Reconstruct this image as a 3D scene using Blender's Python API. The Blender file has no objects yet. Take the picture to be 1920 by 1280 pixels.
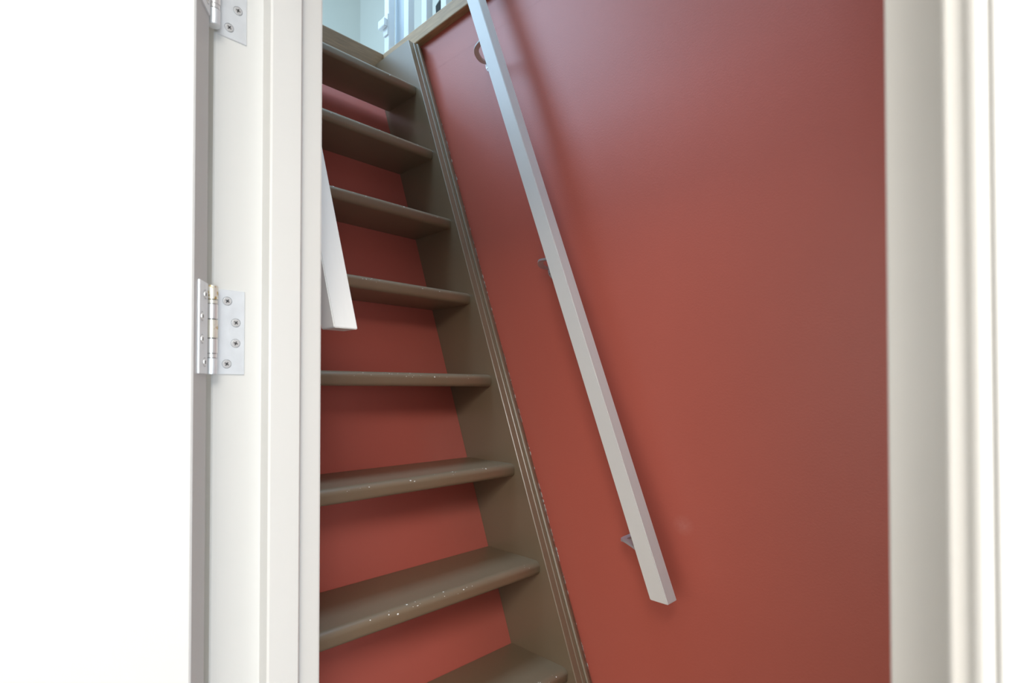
import bpy, bmesh, math, random
from mathutils import Vector, Matrix
random.seed(7)
sc = bpy.context.scene
col = sc.collection
H = 1.484                                   # camera height above the hall floor

# ---------------------------------------------------------------- camera
cd = bpy.data.cameras.new('camera')
cam = bpy.data.objects.new('camera', cd); col.objects.link(cam)
PSI, PITCH = 0.7920, 0.0146
cam.location = (0, 0, H)
cam.rotation_euler = (math.pi/2 + PITCH, 0, -PSI)
cd.sensor_width = 36.0
cd.lens = 1026.5/1920*36.0
cd.shift_y = 68.0/1920
cd.clip_start = 0.01
cd.dof.use_dof = True
cd.dof.focus_distance = 1.10
cd.dof.aperture_fstop = 8.0
sc.camera = cam

# ---------------------------------------------------------------- world, lights, exposure
w = bpy.data.worlds.new('world'); sc.world = w; w.use_nodes = True
w.node_tree.nodes['Background'].inputs[0].default_value = (0.62, 0.78, 1.0, 1)
w.node_tree.nodes['Background'].inputs[1].default_value = 0.6
sc.view_settings.view_transform = 'Standard'
sc.view_settings.look = 'None'
sc.view_settings.exposure = 0.0
sc.view_settings.gamma = 1.0
sc.view_settings.use_curve_mapping = False

def area(name, loc, target, sx, sy, power, color):
    l = bpy.data.lights.new(name, 'AREA'); l.shape = 'RECTANGLE'; l.size = sx; l.size_y = sy
    l.energy = power; l.color = color
    o = bpy.data.objects.new(name, l); col.objects.link(o)
    o.location = (loc[0], loc[1], loc[2] + H)
    d = Vector(target) - Vector(loc)
    o.rotation_euler = d.to_track_quat('-Z', 'Y').to_euler()
    return o
# roof window of the attic, up on the left over the stair opening
area('roof_window_daylight', (-0.69, 2.55, 2.40), (0.129, 2.55, 1.826), 1.4, 1.0, 50, (0.50, 0.735, 1.0))
# flat rooflight in the attic ceiling above the stair opening
area('rooflight_daylight', (0.50, 1.05, 3.27), (0.501, 1.05, 1.0), 0.9, 1.1, 68, (0.50, 0.745, 1.0))
# wide window of the hall on the left behind the camera, and a tall glazed door on its near side
area('hall_window_daylight', (-2.45, -0.55, 0.25), (0.2, -0.1, 0.1), 2.4, 1.3, 29, (1.0, 0.955, 0.88))
area('hall_glass_door_daylight', (-0.75, -2.35, -0.45), (0.2, 0.6, -0.2), 1.3, 1.9, 62, (0.80, 0.91, 1.0))
# added light panel under the hall ceiling, standing in for flash bounced off it
area('hall_ceiling_bounce', (-0.66, -0.78, 0.93), (-0.659, -0.78, 0.0), 1.0, 1.0, 62, (1.0, 0.96, 0.90))

# ---------------------------------------------------------------- materials
def mat(name, base, rough=0.4, metal=0.0, var=0.0, vscale=8.0, bump=0.0, bscale=200.0, spec=0.5,
        fleck=None, fleck_amt=0.0, fleck_scale=60.0, stretch=(1, 1, 1), coat=0.0):
    m = bpy.data.materials.new(name); m.use_nodes = True
    nt = m.node_tree; N = nt.nodes; L = nt.links
    b = N['Principled BSDF']
    b.inputs['Roughness'].default_value = rough
    b.inputs['Metallic'].default_value = metal
    b.inputs['Specular IOR Level'].default_value = spec
    if coat: b.inputs['Coat Weight'].default_value = coat; b.inputs['Coat Roughness'].default_value = 0.25
    tc = N.new('ShaderNodeTexCoord'); mp = N.new('ShaderNodeMapping')
    mp.inputs['Scale'].default_value = stretch
    L.new(tc.outputs['Object'], mp.inputs['Vector'])
    colr = None
    if var > 0:
        n = N.new('ShaderNodeTexNoise'); n.inputs['Scale'].default_value = vscale; n.inputs['Detail'].default_value = 5
        L.new(mp.outputs[0], n.inputs['Vector'])
        r = N.new('ShaderNodeMixRGB')
        r.inputs[1].default_value = tuple(max(0, c*(1-var)) for c in base) + (1,)
        r.inputs[2].default_value = tuple(min(1, c*(1+var)) for c in base) + (1,)
        L.new(n.outputs[0], r.inputs[0]); colr = r.outputs[0]
    if fleck is not None:
        n2 = N.new('ShaderNodeTexNoise'); n2.inputs['Scale'].default_value = fleck_scale; n2.inputs['Detail'].default_value = 3
        L.new(mp.outputs[0], n2.inputs['Vector'])
        rp = N.new('ShaderNodeValToRGB')
        rp.color_ramp.elements[0].position = 1-fleck_amt; rp.color_ramp.elements[0].color = (0, 0, 0, 1)
        rp.color_ramp.elements[1].position = min(1, 1-fleck_amt+0.03); rp.color_ramp.elements[1].color = (1, 1, 1, 1)
        L.new(n2.outputs[0], rp.inputs[0])
        x = N.new('ShaderNodeMixRGB'); L.new(rp.outputs[0], x.inputs[0])
        if colr: L.new(colr, x.inputs[1])
        else: x.inputs[1].default_value = tuple(base) + (1,)
        x.inputs[2].default_value = tuple(fleck) + (1,)
        colr = x.outputs[0]
    if colr: L.new(colr, b.inputs['Base Color'])
    else: b.inputs['Base Color'].default_value = tuple(base) + (1,)
    if bump > 0:
        n3 = N.new('ShaderNodeTexNoise'); n3.inputs['Scale'].default_value = bscale; n3.inputs['Detail'].default_value = 4
        L.new(mp.outputs[0], n3.inputs['Vector'])
        bp = N.new('ShaderNodeBump'); bp.inputs['Strength'].default_value = bump; bp.inputs['Distance'].default_value = 0.002
        L.new(n3.outputs[0], bp.inputs['Height']); L.new(bp.outputs[0], b.inputs['Normal'])
    return m

RED = mat('red_wall_paint', (0.53, 0.125, 0.087), 0.42, var=0.06, vscale=3, bump=0.10, bscale=260, fleck=(0.5, 0.3, 0.26), fleck_amt=0.215, fleck_scale=45)
REDP = mat('red_panel_paint', (0.48, 0.118, 0.088), 0.34, var=0.06, vscale=4, bump=0.06, bscale=120, fleck=(0.5, 0.32, 0.28), fleck_amt=0.22, fleck_scale=40)
TAUPE = mat('taupe_stair_paint', (0.205, 0.153, 0.096), 0.33, spec=0.85, var=0.07, vscale=5, bump=0.05, bscale=90)
WHITE = mat('white_frame_paint', (0.56, 0.555, 0.535), 0.34, var=0.015, vscale=4, bump=0.02, bscale=60)
DOORW = mat('white_door_paint', (0.47, 0.47, 0.465), 0.38, var=0.01, vscale=3, bump=0.03, bscale=300)
RAILW = mat('white_rail_paint', (0.74, 0.73, 0.70), 0.38, var=0.03, vscale=20, bump=0.08, bscale=60, stretch=(8, 1, 1))
HALLW = mat('hall_plaster', (0.76, 0.755, 0.73), 0.7, var=0.02, vscale=3, bump=0.05, bscale=150)
ATTICW = mat('attic_wall_paint', (0.60, 0.585, 0.52), 0.6, var=0.02, vscale=2, bump=0.04, bscale=150)
OAK = mat('oak_floor_edge', (0.44, 0.285, 0.15), 0.5, var=0.45, vscale=14, bump=0.12, bscale=40, stretch=(14, 1.2, 14))
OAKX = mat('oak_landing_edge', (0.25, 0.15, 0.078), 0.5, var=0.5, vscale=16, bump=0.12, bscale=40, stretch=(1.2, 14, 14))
FLOORB = mat('floor_boards', (0.30, 0.20, 0.12), 0.5, var=0.3, vscale=6, stretch=(1, 12, 1))
STEEL = mat('zinc_steel', (0.74, 0.77, 0.80), 0.42, metal=0.55, var=0.10, vscale=60, bump=0.08, bscale=160)
POLISH = mat('polished_steel', (0.78, 0.78, 0.78), 0.30, metal=0.6, var=0.08, vscale=80)
RUST = mat('rusty_steel', (0.74, 0.72, 0.64), 0.33, metal=0.5, var=0.12, vscale=90, fleck=(0.50, 0.36, 0.14), fleck_amt=0.40, fleck_scale=150)
DARK = mat('dark_slot', (0.03, 0.03, 0.032), 0.6)
BRKT = mat('grey_bracket_paint', (0.55, 0.55, 0.58), 0.35, metal=0.3)
BRKW = mat('white_bracket_paint', (0.78, 0.79, 0.80), 0.35)
CHIP = mat('bare_chip', (0.82, 0.80, 0.75), 0.7)
POT = mat('dark_faceted_metal', (0.035, 0.032, 0.03), 0.35, metal=0.3, var=0.5, vscale=60)
BALW = mat('white_baluster_paint', (0.82, 0.84, 0.86), 0.4)
SHADEDW = mat('shaded_white_paint', (0.60, 0.66, 0.72), 0.45)  # white stile boards, their blue-grey shade put into the base colour

def scuff(m, loc, rad, colr, amt):
    """one pale rubbed spot at a fixed place on the paint"""
    nt = m.node_tree; N = nt.nodes; L = nt.links; b = N['Principled BSDF']
    src = b.inputs['Base Color'].links[0].from_socket
    tc = N.new('ShaderNodeTexCoord'); mp = N.new('ShaderNodeMapping'); mp.vector_type = 'TEXTURE'
    mp.inputs['Location'].default_value = loc; mp.inputs['Scale'].default_value = rad
    g = N.new('ShaderNodeTexGradient'); g.gradient_type = 'SPHERICAL'
    n = N.new('ShaderNodeTexNoise'); n.inputs['Scale'].default_value = 120
    L.new(tc.outputs['Object'], mp.inputs[0]); L.new(mp.outputs[0], g.inputs[0]); L.new(tc.outputs['Object'], n.inputs['Vector'])
    k = N.new('ShaderNodeMath'); k.operation = 'MULTIPLY'; L.new(g.outputs[0], k.inputs[0]); L.new(n.outputs[0], k.inputs[1])
    k2 = N.new('ShaderNodeMath'); k2.operation = 'MULTIPLY'; k2.inputs[1].default_value = amt; k2.use_clamp = True; L.new(k.outputs[0], k2.inputs[0])
    x = N.new('ShaderNodeMixRGB'); L.new(k2.outputs[0], x.inputs[0]); L.new(src, x.inputs[1]); x.inputs[2].default_value = tuple(colr) + (1,)
    L.new(x.outputs[0], b.inputs['Base Color'])
scuff(RED, (1.0, 0.5165, -0.273 + H), (0.03, 0.024, 0.022), (0.62, 0.24, 0.20), 0.9)

# ---------------------------------------------------------------- helpers
def P(x, y, z): return Vector((x, y, z + H))
def link(name, bm, m, parent=None, smooth=None, kind=None):
    bmesh.ops.recalc_face_normals(bm, faces=bm.faces[:])
    me = bpy.data.meshes.new(name); bm.to_mesh(me); bm.free()
    for q in (m if isinstance(m, (list, tuple)) else [m]): me.materials.append(q)
    if smooth is not None:
        for p in me.polygons: p.use_smooth = True
        me.set_sharp_from_angle(angle=math.radians(smooth))
    o = bpy.data.objects.new(name, me); col.objects.link(o)
    if parent: o.parent = parent
    if kind: o['kind'] = kind
    return o
def empty(name, loc, label, cat, group=None):
    o = bpy.data.objects.new(name, None); o.empty_display_size = 0.05; col.objects.link(o)
    o.location = loc; o['label'] = label; o['category'] = cat
    if group: o['group'] = group
    return o
def box(bm, a, b, bev=0.0, seg=2):
    """axis box from corner a to corner b"""
    a = Vector(a); b = Vector(b)
    r = bmesh.ops.create_cube(bm, size=1.0)
    vs = r['verts']; c = (a+b)/2; s = b-a
    for v in vs: v.co = Vector((v.co.x*s.x, v.co.y*s.y, v.co.z*s.z)) + c
    if bev > 0:
        es = list({e for v in vs for e in v.link_edges})
        bmesh.ops.bevel(bm, geom=es, offset=bev, segments=seg, affect='EDGES', profile=0.5)
def prism(bm, prof, path):
    """sweep closed profile points: path = list of functions point->Vector (sections)"""
    rings = [[bm.verts.new(f(p)) for p in prof] for f in path]
    n = len(prof)
    for r0, r1 in zip(rings, rings[1:]):
        for i in range(n):
            bm.faces.new((r0[i], r0[(i+1) % n], r1[(i+1) % n], r1[i]))
    bm.faces.new(rings[0][::-1]); bm.faces.new(rings[-1])
def cyl(bm, a, b, r, n=24, r2=None):
    a = Vector(a); b = Vector(b); d = b-a
    q = d.to_track_quat('Z', 'Y').to_matrix().to_4x4(); q.translation = (a+b)/2
    bmesh.ops.create_cone(bm, cap_ends=True, segments=n, radius1=r, radius2=r if r2 is None else r2, depth=d.length, matrix=q)
def strip(bm, pts, wdir, width, thick, level=False):
    """flat bent strip through pts, width along wdir"""
    wd = Vector(wdir).normalized(); pts = [Vector(p) for p in pts]; rings = []
    for i, p in enumerate(pts):
        t = (pts[min(i+1, len(pts)-1)] - pts[max(i-1, 0)]).normalized()
        if level: wd = t.cross(Vector((0, 0, 1))).normalized()
        n = t.cross(wd).normalized()
        rings.append([bm.verts.new(p + wd*sx*width/2 + n*sy*thick/2) for sx, sy in ((-1, -1), (1, -1), (1, 1), (-1, 1))])
    for r0, r1 in zip(rings, rings[1:]):
        for i in range(4): bm.faces.new((r0[i], r0[(i+1) % 4], r1[(i+1) % 4], r1[i]))
    bm.faces.new(rings[0][::-1]); bm.faces.new(rings[-1])
def smooth_path(pts, n=6):
    pts = [Vector(p) for p in pts]; out = []
    for i in range(len(pts)-1):
        p0 = pts[max(i-1, 0)]; p1 = pts[i]; p2 = pts[i+1]; p3 = pts[min(i+2, len(pts)-1)]
        for k in range(n):
            t = k/n
            out.append(0.5*((2*p1) + (p2-p0)*t + (2*p0-5*p1+4*p2-p3)*t*t + (3*p1-p0-3*p2+p3)*t**3))
    out.append(pts[-1]); return out
def copy_tree(o, parent=None):
    c = o.copy(); col.objects.link(c)
    if parent: c.parent = parent
    for ch in list(o.children): copy_tree(ch, c)
    return c

# ---------------------------------------------------------------- stair geometry (camera-relative)
XS = 0.9464; XW = 1.0; XL = 0.3024
Y1, Z1, G, RISE, DEP, KS = 1.3315, 0.8922, 0.0816, 0.216, 0.1702, 0.014
def yf(z): return Y1 + (z-Z1)*G/RISE         # nose line
ZT = 1.097                                   # attic floor level
YB = 1.565                                   # landing edge
ZF = -H
YN = 0.30                                    # near edge of the opening in the attic floor

# ---------------------------------------------------------------- setting
bm = bmesh.new(); box(bm, P(XW, -0.45, ZF), P(XW+0.10, 2.4, 0.95)); box(bm, P(XW, -0.45, 0.949), P(XW+0.019, YB, 1.06))
link('wall_right', bm, RED, kind='structure')
bm = bmesh.new(); box(bm, P(-3.2, -2.4, ZF-0.1), P(1.1, 2.6, ZF)); link('floor', bm, FLOORB, kind='structure')
Yj = 0.63; YST = 0.6075; XR = 0.19; XSTOP = 0.2387
# wall with the doorway
bm = bmesh.new()
box(bm, P(0.205, Yj+0.035, ZF), P(XL-0.004, 2.4, 0.95))
box(bm, P(0.205, -2.4, ZF), P(XL-0.004, -0.02, 0.95))
box(bm, P(0.205, -0.02, 0.60), P(XL-0.004, Yj+0.035, 0.95))
wl = link('wall_left', bm, [HALLW, RED], kind='structure')
bm = bmesh.new(); box(bm, P(0.205, -0.55, ZF), P(XW+0.1, -0.45, 0.95)); link('wall_near', bm, HALLW, kind='structure')
bm = bmesh.new(); box(bm, P(XL-0.1, 2.4, ZF), P(XW+0.1, 2.5, 0.95)); link('wall_far', bm, RED, kind='structure')
# hall
bm = bmesh.new(); box(bm, P(-3.2, 2.4, ZF), P(0.205, 2.5, 0.95)); link('wall_hall_far', bm, HALLW, kind='structure')
bm = bmesh.new()
box(bm, P(-2.6, -2.4, ZF), P(-2.5, -1.75, 0.95)); box(bm, P(-2.6, 0.65, ZF), P(-2.5, 2.4, 0.95))
box(bm, P(-2.6, -1.75, ZF), P(-2.5, 0.65, -0.40)); box(bm, P(-2.6, -1.75, 0.90), P(-2.5, 0.65, 0.95))
link('wall_hall_left', bm, HALLW, kind='structure')
bm = bmesh.new(); box(bm, P(-2.6, -2.5, ZF), P(-1.45, -2.4, 0.95)); box(bm, P(-0.05, -2.5, ZF), P(0.205, -2.4, 0.95)); box(bm, P(-1.45, -2.5, 0.55), P(-0.05, -2.4, 0.95))
link('wall_hall_near', bm, HALLW, kind='structure')
# attic floor slab around the opening: also the ceiling of hall and stair foot
bm = bmesh.new()
box(bm, P(-3.2, YB+0.025, 0.95), P(2.4, 3.8, ZT)); box(bm, P(-3.2, -2.5, 0.95), P(XL, YB+0.025, ZT))
box(bm, P(XL, -2.5, 0.95), P(XW+0.019, YN, ZT)); box(bm, P(XW+0.019, -2.5, 0.95), P(2.4, YB+0.025, ZT))
link('ceiling', bm, HALLW, kind='structure')
# attic shell with a sloping roof on the left
bm = bmesh.new(); box(bm, P(2.0, -1.5, ZT), P(2.1, 3.6, 3.3)); link('wall_attic_right', bm, ATTICW, kind='structure')
bm = bmesh.new(); box(bm, P(-1.8, 3.5, ZT), P(2.1, 3.6, 3.3)); link('wall_attic_far', bm, ATTICW, kind='structure')
bm = bmesh.new(); box(bm, P(-1.8, -1.6, ZT), P(2.1, -1.5, 3.3)); link('wall_attic_near', bm, ATTICW, kind='structure')
def roofpt(s, y, t): # s along the slope, t thickness outward
    a = math.radians(55); return P(-1.62 + s*math.cos(a) - t*math.sin(a), y, ZT + s*math.sin(a) + t*math.cos(a))
def roofbox(bm, s0, s1, y0, y1):
    pr = [(s0, 0), (s1, 0), (s1, 0.12), (s0, 0.12)]
    prism(bm, pr, [lambda p, y=y: roofpt(p[0], y, p[1]) for y in (y0, y1)])
bm = bmesh.new()
roofbox(bm, -0.05, 1.08, -1.5, 3.5); roofbox(bm, 2.12, 2.75, -1.5, 3.5)
roofbox(bm, 1.08, 2.12, -1.5, 1.83); roofbox(bm, 1.08, 2.12, 3.27, 3.5)
box(bm, P(-0.1, -1.5, 3.28), P(0.04, 3.6, 3.38)); box(bm, P(0.96, -1.5, 3.28), P(2.1, 3.6, 3.38)); box(bm, P(0.04, -1.5, 3.28), P(0.96, 0.48, 3.38)); box(bm, P(0.04, 1.62, 3.28), P(0.96, 3.6, 3.38))
link('ceiling_attic', bm, ATTICW, kind='structure')

# door frame, left jamb (hinge side)
prof = [(0.188, Yj+0.0015), (0.1895, Yj), (XSTOP, Yj), (XSTOP, YST+0.002), (XSTOP+0.002, YST), (0.2725, YST), (0.2745, YST+0.0015),
        (0.2755, YST+0.008), (0.3000, YST+0.008), (0.3018, YST+0.0085), (XL, YST+0.0105), (XL, Yj+0.10), (0.297, Yj+0.10), (0.297, Yj+0.036), (0.2045, Yj+0.036), (0.2045, Yj+0.075), (0.188, Yj+0.075)]
bm = bmesh.new(); prism(bm, prof, [lambda p, z=z: P(p[0], p[1], z) for z in (ZF, 0.60)])
link('trim_1', bm, WHITE, kind='structure')
# right jamb (latch side), close to the lens
prof = [(0.230, 0.0412), (0.2305, -0.019), (0.2045, -0.019), (0.2045, -0.075), (0.186, -0.075), (0.186, 0.0100)]
for k in range(7):                           # bead
    a = math.pi*k/6
    prof.append((0.1885 - 0.0026*math.sin(a), 0.0130 - 0.0026*math.cos(a)))
prof += [(0.1900, 0.0158), (0.1900, 0.0200), (0.1906, 0.0208), (0.222, 0.0208), (0.222, 0.0204), (0.2285, 0.0204), (0.2285, 0.0404)]
prof = [(0.186, -0.075), (0.186, 0.0100)] + prof[6:13] + [(0.1900, 0.0158), (0.1900, 0.0200), (0.1908, 0.0208), (0.230, 0.0208), (0.230, 0.0408), (0.2305, 0.0412), (XL, 0.0412), (XL, -0.019), (0.2045, -0.019), (0.2045, -0.075)]
bm = bmesh.new(); prism(bm, prof, [lambda p, z=z: P(p[0], p[1], z) for z in (ZF, 0.60)])
link('trim_2', bm, WHITE, kind='structure', smooth=30)
bm = bmesh.new(); box(bm, P(0.188, -0.075, 0.60), P(XL, Yj+0.075, 0.64), 0.002); link('trim_3', bm, WHITE, kind='structure')

# door leaf, opened well past a right angle into the hall
TH = math.radians(122.5); nrm = Vector((math.cos(TH), -math.sin(TH), 0)); leaf = Vector((-math.sin(TH), -math.cos(TH), 0))
Bp = Vector((0.176, 0.6065, 0)); T = 0.039
bm = bmesh.new()
prof = [(0.0, 0.0), (T-0.0015, 0.0), (T, 0.0015), (T, 0.62), (0.0, 0.62)]
prism(bm, prof, [lambda p, z=z: P(*(Bp.xy + nrm.xy*p[0] + leaf.xy*p[1]), z) for z in (ZF+0.008, 0.585)])
link('door_1', bm, DOORW, kind='structure')

# oak edge boards of the stair opening
bm = bmesh.new(); box(bm, P(0.9775, YN, 1.052), P(XW+0.018, YB-0.001, ZT), 0.003); link('trim_4', bm, OAK, kind='structure')
bm = bmesh.new(); box(bm, P(XL, YB, 0.952), P(XW+0.018, YB+0.0245, ZT+0.0005), 0.004); link('trim_5', bm, OAKX, kind='structure')

# ---------------------------------------------------------------- staircase
st = empty('staircase', P(0.65, 0.6, ZF), 'steep taupe painted open-tread staircase with red back panel against the red wall', 'staircase')
SO = st.location.copy()
TT = 0.030; TX0 = 0.33
def tread_profile(dep):
    pts = [(dep, 0.0), (0.016, 0.0)]
    for k in range(1, 9):
        a = math.pi/2*k/8; pts.append((0.016 - 0.016*math.sin(a), -0.012 + 0.012*math.cos(a)))
    for k in range(0, 7):
        a = math.pi/2*k/6; pts.append((0.009 - 0.009*math.cos(a), -(TT-0.009) - 0.009*math.sin(a)))
    pts.append((dep, -TT)); return pts
def tread_bm(dep):
    bm = bmesh.new(); pr = tread_profile(dep)
    def sec(x): return lambda p: Vector((x - XS, p[0], p[1] - 0.0046*(x-XS)))
    xs = [TX0] + [TX0 + (XS-TX0)*k/6 for k in range(1, 6)] + [XS - 0.004, XS]
    fs = [sec(x) for x in xs[:-1]]
    fs.append(lambda p: Vector((0.0, p[0] + (0.0025 if p[0] < 0.02 else 0), p[1]*0.985)))
    prism(bm, pr, fs); return bm
t_me = None
for i in range(11):
    if i == 0:
        o = link('tread', tread_bm(0.146), TAUPE, st, smooth=40)
    elif t_me is None:
        o = link('tread', tread_bm(DEP+0.004), TAUPE, st, smooth=40); t_me = o.data
    else:
        o = bpy.data.objects.new('tread', t_me); col.objects.link(o); o.parent = st
    o.location = P(XS, Y1 - i*G, Z1 - i*RISE) - SO
# right stringer with its run of mouldings; profile (X, outward offset)
ZTOP = 1.045
sl = Vector((0, G, RISE)).normalized(); outn = Vector((0, -RISE, G)).normalized()
def stringer(bm, prof, zt, zb):
    def sec(z):
        def f(p):
            x, n = p
            y = yf(z) - KS - n*math.hypot(G, RISE)/RISE
            return P(x, y, z) - SO
        return f
    prism(bm, prof, [sec(zb), sec(zt)])
bm = bmesh.new()
# solid board: front profile and a far side at constant back distance (clipped at landing edge)
front = [(XS, -0.0015), (XS+0.0015, 0.0), (XS+0.011, 0.0), (XS+0.0125, -0.0015), (XS+0.019, -0.0015), (XS+0.0205, 0.0), (XS+0.029, 0.0)]
zs = [ZF, 0.9, ZTOP]
rings = []
for z in zs:
    ring = [bm.verts.new(P(x, yf(z) - KS - n*math.hypot(G, RISE)/RISE, z) - SO) for x, n in front]
    yb = min(yf(z) + DEP + 0.03, YB - 0.004)
    ring += [bm.verts.new(P(XS+0.029, yb, z) - SO), bm.verts.new(P(XS, yb, z) - SO)]
    rings.append(ring)
for r0, r1 in zip(rings, rings[1:]):
    n = len(r0)
    for i in range(n): bm.faces.new((r0[i], r0[(i+1) % n], r1[(i+1) % n], r1[i]))
bm.faces.new(rings[0][::-1]); bm.faces.new(rings[-1])
link('stringer', bm, TAUPE, st)
bm = bmesh.new()
stringer(bm, [(XS+0.0295, -0.010), (XS+0.0295, 0.002), (XS+0.0315, 0.0045), (XS+0.037, 0.0045), (XS+0.043, -0.0005), (XS+0.0525, -0.004), (XW-0.0005, -0.0055), (XW-0.0005, -0.02), (XS+0.0295, -0.02)], ZTOP, ZF)
link('moulding', bm, TAUPE, st, smooth=25)
# left stringer
bm = bmesh.new()
ring = [(yf(z)-KS, z) for z in (ZF, ZTOP)] + [(min(yf(ZTOP)+DEP+0.03, YB-0.004), ZTOP), (min(yf(0.9)+DEP+0.03, YB-0.004), 0.9), (yf(ZF)+DEP+0.03, ZF)]
prism(bm, ring, [lambda p, x=x: P(x, p[0], p[1]) - SO for x in (XL+0.001, TX0-0.001)])
link('stringer', bm, TAUPE, st)
# red back panel behind the treads
bm = bmesh.new()
pr = [(yf(z)+DEP+0.006, z) for z in (ZF, 1.03)] + [(yf(1.03)+DEP+0.017, 1.03), (yf(ZF)+DEP+0.017, ZF)]
prism(bm, pr, [lambda p, x=x: P(x, p[0], p[1]) - SO for x in (TX0, XS-0.0005)])
link('back_panel', bm, REDP, st)
# paint chips: bare flecks on the tread noses and along the stringer's wall edge
bm = bmesh.new()
def flake(c, u, v, s):
    n = random.randint(4, 6); a0 = random.random()*6
    e = random.uniform(0.35, 1.0); vs = []
    nn = u.cross(v).normalized()*0.0004
    for k in range(n):
        a = a0 + 2*math.pi*k/n; r = s*random.uniform(0.6, 1.1)
        vs.append(bm.verts.new(c + nn + u*r*math.cos(a) + v*r*e*math.sin(a) - SO))
    bm.faces.new(vs)
for i in range(8):
    for k in range(random.randint(14, 24)):
        x = random.uniform(0.5, XS-0.03); a = random.uniform(0.35, 1.5)
        if i in (5, 6) : x = random.uniform(0.5, XS-0.03)
        y = Y1 - i*G + 0.016 - 0.0162*math.sin(a); z = Z1 - i*RISE - 0.012 + 0.0122*math.cos(a) - 0.0046*(x-XS)
        u = Vector((1, 0, 0)); v = Vector((0, math.cos(a)*0.016, math.sin(a)*0.012)).normalized()
        flake(P(x, y, z), u, v, random.choice((0.0008, 0.0011, 0.0015, 0.0024)))
for k in range(120):
    z = random.uniform(-0.72, 0.85)
    if random.random() < 0.5: z = random.choice((0.72, 0.62, 0.40, -0.35, -0.30, 0.30, 0.05)) + random.uniform(-0.06, 0.06)
    y = yf(z) - KS + 0.0052 - random.uniform(0.0, 0.0016)
    flake(P(XW-0.0012, y, z), sl*random.uniform(1.5, 4.0), Vector((0, -1, 0.1)), random.choice((0.0012, 0.0016, 0.0020, 0.0026)))
link('paint_chips', bm, CHIP, st, kind='stuff')
# a nail hole in the stringer's face
bm = bmesh.new(); cyl(bm, P(XS-0.0006, 1.262, 0.725) - SO, P(XS+0.001, 1.262, 0.725) - SO, 0.0012, 10); link('nail_hole', bm, DARK, st)

# ---------------------------------------------------------------- handrails
def rail_obj(root, x1, x2, yn, z0, z1, m):
    """square rail, near bottom corner (yn, z0), cut level at the foot"""
    bm = bmesh.new(); A = 0.0368
    prof = [(x1, 0), (x2, 0), (x2, A), (x1, A)]
    vs = []
    for z in (z0, z1):
        vs.append([bm.verts.new(P(p[0], yn + (z-z0)*G/RISE + p[1], z) - root.location) for p in prof])
    for i in range(4): bm.faces.new((vs[0][i], vs[0][(i+1) % 4], vs[1][(i+1) % 4], vs[1][i]))
    bm.faces.new(vs[0][::-1]); bm.faces.new(vs[1])
    bmesh.ops.bevel(bm, geom=bm.edges[:], offset=0.0012, segments=2, affect='EDGES')
    return link('rail', bm, m, root)
hr = empty('handrail', P(0.916, 0.6, -0.4), 'long square white handrail on brackets down the red wall beside the staircase', 'handrail', 'white handrails')
rail_obj(hr, 0.900, 0.9326, 0.4946, -0.394, 1.42, RAILW)
def bracket(root, zc, mirror, m, name='bracket'):
    """wall plate with a screw below the rail, bent flat arm bowing out and up to the rail's underside"""
    yn = 0.4946 + (zc + 0.394)*G/RISE
    def q(x, dy, dz):
        if mirror: x = mirror - (x - XW)
        return P(x, yn + dy, zc + dz) - root.location
    bm = bmesh.new()
    pts = smooth_path([q(0.9965, 0.106, 0.010), q(0.980, 0.1085, 0.008), q(0.962, 0.1045, 0.009), q(0.946, 0.095, 0.0115), q(0.937, 0.084, 0.0145), q(0.928, 0.064, 0.0125), q(0.918, 0.0395, 0.0075), q(0.914, 0.034, 0.006)], 5)
    strip(bm, pts, (0.0, G, RISE), 0.0125, 0.0045, True)
    arm = link(name, bm, m, root, smooth=50)
    bm = bmesh.new()
    n = 20; r0 = []; r1 = []
    for k in range(n):
        a = 2*math.pi*k/n
        dy = 0.0105*math.cos(a); dz = 0.016*math.sin(a)
        r0.append(bm.verts.new(q(0.9993, 0.104 + dy + dz*0.35, -0.002 + dz)))
        r1.append(bm.verts.new(q(0.9955, 0.104 + dy*0.9 + dz*0.315, -0.002 + dz*0.9)))
    for k in range(n): bm.faces.new((r0[k], r0[(k+1) % n], r1[(k+1) % n], r1[k]))
    bm.faces.new(r0); bm.faces.new(r1[::-1])
    link('wall_plate', bm, m, arm, smooth=40)
    bm = bmesh.new()
    cyl(bm, q(0.9957, 0.108, -0.004), q(0.9940, 0.108, -0.004), 0.0034, 14, 0.0022)
    link('screw', bm, POLISH, arm, smooth=40)
    bm = bmesh.new()
    cyl(bm, q(0.99405, 0.108, -0.004), q(0.99385, 0.108, -0.004), 0.0012, 10); link('screw_slot', bm, DARK, arm)
    return arm
bracket(hr, 0.861, None, BRKW)
bracket(hr, 0.272, None, BRKT)
bracket(hr, -0.322, None, BRKT)
hl = empty('handrail', P(0.35, 0.9, 0.1), 'white square handrail at the left of the stairs, its cut foot beside the door jamb', 'handrail', 'white handrails')
rail_obj(hl, 0.345, 0.379, 0.666, 0.076, 0.93, RAILW)
bracket(hl, 0.30, XL, BRKT)
bracket(hl, 0.75, XL, BRKT)

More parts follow.
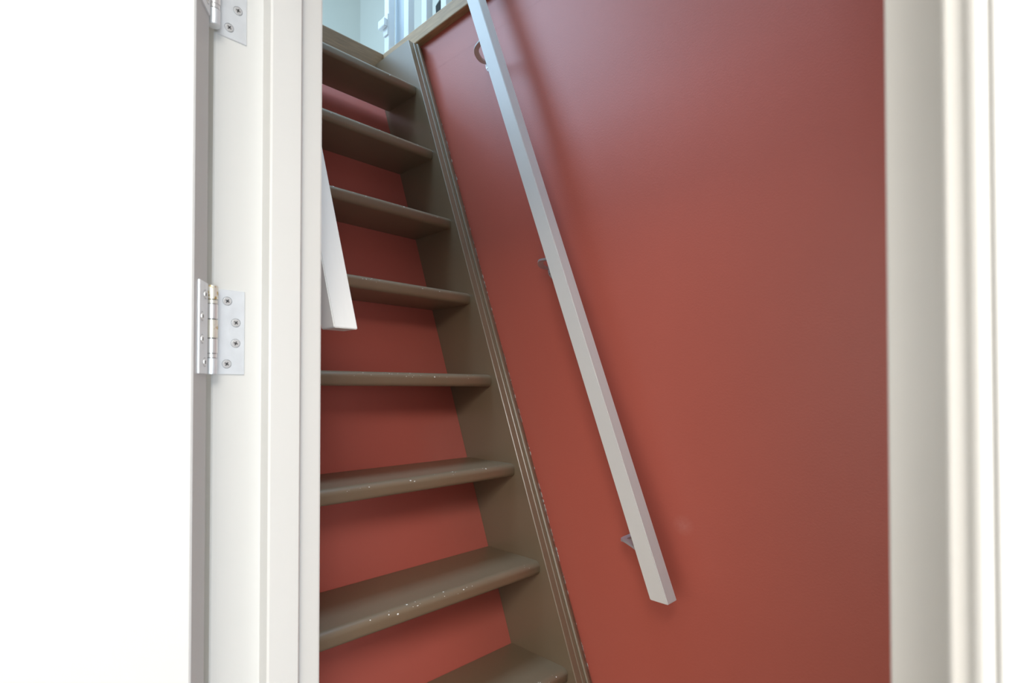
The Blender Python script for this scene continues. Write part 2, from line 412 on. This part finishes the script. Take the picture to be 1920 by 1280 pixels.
# ---------------------------------------------------------------- hinges
def hinge(name, label):
    root = empty(name, P(0.184, 0.6185, 0.0573), label, 'hinge', 'steel door hinges')
    O = root.location
    ax = Vector((0.184, 0.6185)); z0, z1 = 0.0121, 0.1028
    # frame leaf, on the rebate face
    bm = bmesh.new(); box(bm, P(0.1905, Yj-0.0016, z0) - O, P(0.2203, Yj+0.0005, z1) - O, 0.0004, 1)
    fl = link('frame_leaf', bm, STEEL, root)
    def screw(parent, c, n, r):
        n = Vector(n).normalized(); bm = bmesh.new()
        cyl(bm, c - n*0.0012, c + n*0.0007, r, 22, r*0.86); s = link('screw', bm, POLISH, parent, smooth=40)
        # dark ring of the countersink and the cross recess
        bm = bmesh.new(); u = n.cross(Vector((0, 0, 1))).normalized(); v = Vector((0, 0, 1))
        rot = random.uniform(0.3, 1.2); uu = u*math.cos(rot) + v*math.sin(rot); vv = v*math.cos(rot) - u*math.sin(rot)
        for d, e in ((uu, vv), (vv, uu)):
            p = c + n*0.00078
            bm.faces.new([bm.verts.new(p + d*a*r*0.5 + e*b*r*0.14) for a, b in ((-1, -1), (1, -1), (1, 1), (-1, 1))])
        k = 22; ra = [bm.verts.new(c + n*0.00012 + (u*math.cos(2*math.pi*j/k) + v*math.sin(2*math.pi*j/k))*r*1.08) for j in range(k)]
        rb = [bm.verts.new(c + n*0.00012 + (u*math.cos(2*math.pi*j/k) + v*math.sin(2*math.pi*j/k))*r*1.0) for j in range(k)]
        for j in range(k): bm.faces.new((ra[j], ra[(j+1) % k], rb[(j+1) % k], rb[j]))
        bmesh.ops.recalc_face_normals(bm, faces=bm.faces[:])
        me = bpy.data.meshes.new('screw_slot'); bm.to_mesh(me); bm.free()
        # joined into the screw mesh as second material
        s.data.materials.append(DARK)
        b2 = bmesh.new(); b2.from_mesh(s.data); nf = len(b2.faces); b2.from_mesh(me); b2.faces.ensure_lookup_table()
        for f in b2.faces[nf:]: f.material_index = 1
        b2.to_mesh(s.data); b2.free(); bpy.data.meshes.remove(me)
    for x, z in ((0.2024, 0.0906), (0.2112, 0.0680), (0.2110, 0.0458), (0.2022, 0.0233)):
        screw(fl, P(x, Yj-0.0016, z) - O, (0, -1, 0), 0.0044)
    # door leaf, on the door's hinge edge
    bm = bmesh.new()
    prism(bm, [(0.002, -0.0016), (0.0265, -0.0016), (0.0265, 0.0005), (0.002, 0.0005)],
          [lambda p, z=z: P(*(Bp.xy + nrm.xy*p[0] + leaf.xy*p[1]), z) - O for z in (z0, z1)])
    dl = link('door_leaf', bm, STEEL, root)
    for a, z in ((0.010, 0.0906), (0.0185, 0.0680), (0.0185, 0.0458), (0.0105, 0.0233)):
        c = Bp + nrm*a - leaf*0.0016
        screw(dl, P(c.x, c.y, z) - O, -leaf, 0.0042)
    # knuckles and bearing rings on the pin
    def zz(py): return z1 - (py-541)/(702-541)*(z1-z0)
    for a, b, r, m in ((540, 565.5, 0.0062, RUST), (574, 601, 0.0062, POLISH), (602.5, 636, 0.0062, RUST), (637.5, 664, 0.0062, POLISH), (673, 702, 0.0062, STEEL)):
        bm = bmesh.new(); cyl(bm, P(ax.x, ax.y, zz(b)) - O, P(ax.x, ax.y, zz(a)) - O, r, 28)
        es = [e for e in bm.edges if abs(e.verts[0].co.z - e.verts[1].co.z) < 1e-6]
        bmesh.ops.bevel(bm, geom=es, offset=0.0005, segments=2, affect='EDGES')
        link('knuckle', bm, m, root, smooth=40)
    for a, b, m in ((566.5, 573, RUST), (665, 672, POLISH)):
        bm = bmesh.new(); cyl(bm, P(ax.x, ax.y, zz(b)) - O, P(ax.x, ax.y, zz(a)) - O, 0.0058, 28)
        link('bearing_ring', bm, m, root, smooth=40)
    bm = bmesh.new(); cyl(bm, P(ax.x, ax.y, z0+0.001) - O, P(ax.x, ax.y, z1-0.001) - O, 0.0045, 16)
    link('pin', bm, DARK, root, smooth=40)
    # webs joining the leaves to the barrel
    for a, b in ((574, 601), (637.5, 664)):
        bm = bmesh.new()
        box(bm, P(0.1855, Yj-0.0075, zz(b)) - O, P(0.1915, Yj-0.0003, zz(a)) - O, 0.0004, 1)
        link('leaf_web', bm, STEEL, root)
    return root
h1 = hinge('door_hinge', 'lower steel door hinge with rust-stained knuckles on the left white door frame')
h2 = copy_tree(h1)
h2.location.z += 0.3629; h2['label'] = 'upper steel door hinge cut by the top edge, on the left white door frame'

# ---------------------------------------------------------------- attic balustrade
ba = empty('balustrade', P(1.0, 1.0, ZT), 'white attic balustrade of square balusters standing on the oak edge above the red wall', 'balustrade')
BO = ba.location
b0 = None
ys = [1.5422 - 0.1004*k if k else 1.5422 for k in range(0, 13)]
ys[1], ys[2], ys[3] = 1.4301, 1.3354, 1.2404
ys = ys[:4] + [1.2404 - 0.095*k for k in range(1, 10)]
for k, y in enumerate(ys):
    bm = bmesh.new(); box(bm, P(0.985, y, ZT) - BO, P(1.008, y+0.026, ZT+0.85) - BO, 0.0015)
    o = link('baluster', bm, BALW, ba)
    if k == 0: post = o
bm = bmesh.new(); box(bm, P(0.975, 0.3, ZT+0.85) - BO, P(1.018, 1.585, ZT+0.89) - BO, 0.006); link('top_rail', bm, BALW, ba)
for y in (1.5085, 1.5365):
    bm = bmesh.new(); box(bm, P(1.020 if y < 1.52 else 1.024, y, ZT) - BO, P(1.034, y+0.027, ZT+0.80) - BO, 0.0015); link('stile', bm, SHADEDW, ba)
# white latch on the end post
bm = bmesh.new()
prism(bm, [(1.540, 1.222), (1.568, 1.222), (1.570, 1.196), (1.570, 1.186), (1.5655, 1.155), (1.5425, 1.155)], [lambda p, x=x: P(x, p[0], p[1]) - BO for x in (0.980, 0.9848)])
lt = link('latch', bm, BRKW, post)
lt.location = (0, 0, 0)
bm = bmesh.new(); box(bm, P(0.967, 1.542, 1.178) - BO, P(0.980, 1.580, 1.206) - BO, 0.003); link('latch_box', bm, BRKW, post)
# dark faceted pot behind the balusters
pt = bmesh.new()
for (za, ra), (zb, rb) in zip([(0, 0.020), (0.012, 0.040), (0.06, 0.050), (0.10, 0.030), (0.104, 0.036)][:-1], [(0.012, 0.040), (0.06, 0.050), (0.10, 0.030), (0.104, 0.036)]):
    pass
rings = []
for z, r in [(0.0, 0.026), (0.020, 0.044), (0.075, 0.046), (0.105, 0.030), (0.112, 0.034), (0.112, 0.028), (0.03, 0.026)]:
    rings.append([pt.verts.new((r*math.cos(2*math.pi*k/8+0.2), r*math.sin(2*math.pi*k/8+0.2), z)) for k in range(8)])
for r0, r1 in zip(rings, rings[1:]):
    for i in range(8): pt.faces.new((r0[i], r0[(i+1) % 8], r1[(i+1) % 8], r1[i]))
pt.faces.new(rings[0][::-1]); pt.faces.new(rings[-1])
o = link('pot', pt, POT); o.location = P(1.064, 1.318, ZT)
o['label'] = 'small dark faceted pot behind the white balusters at the top edge'; o['category'] = 'pot'
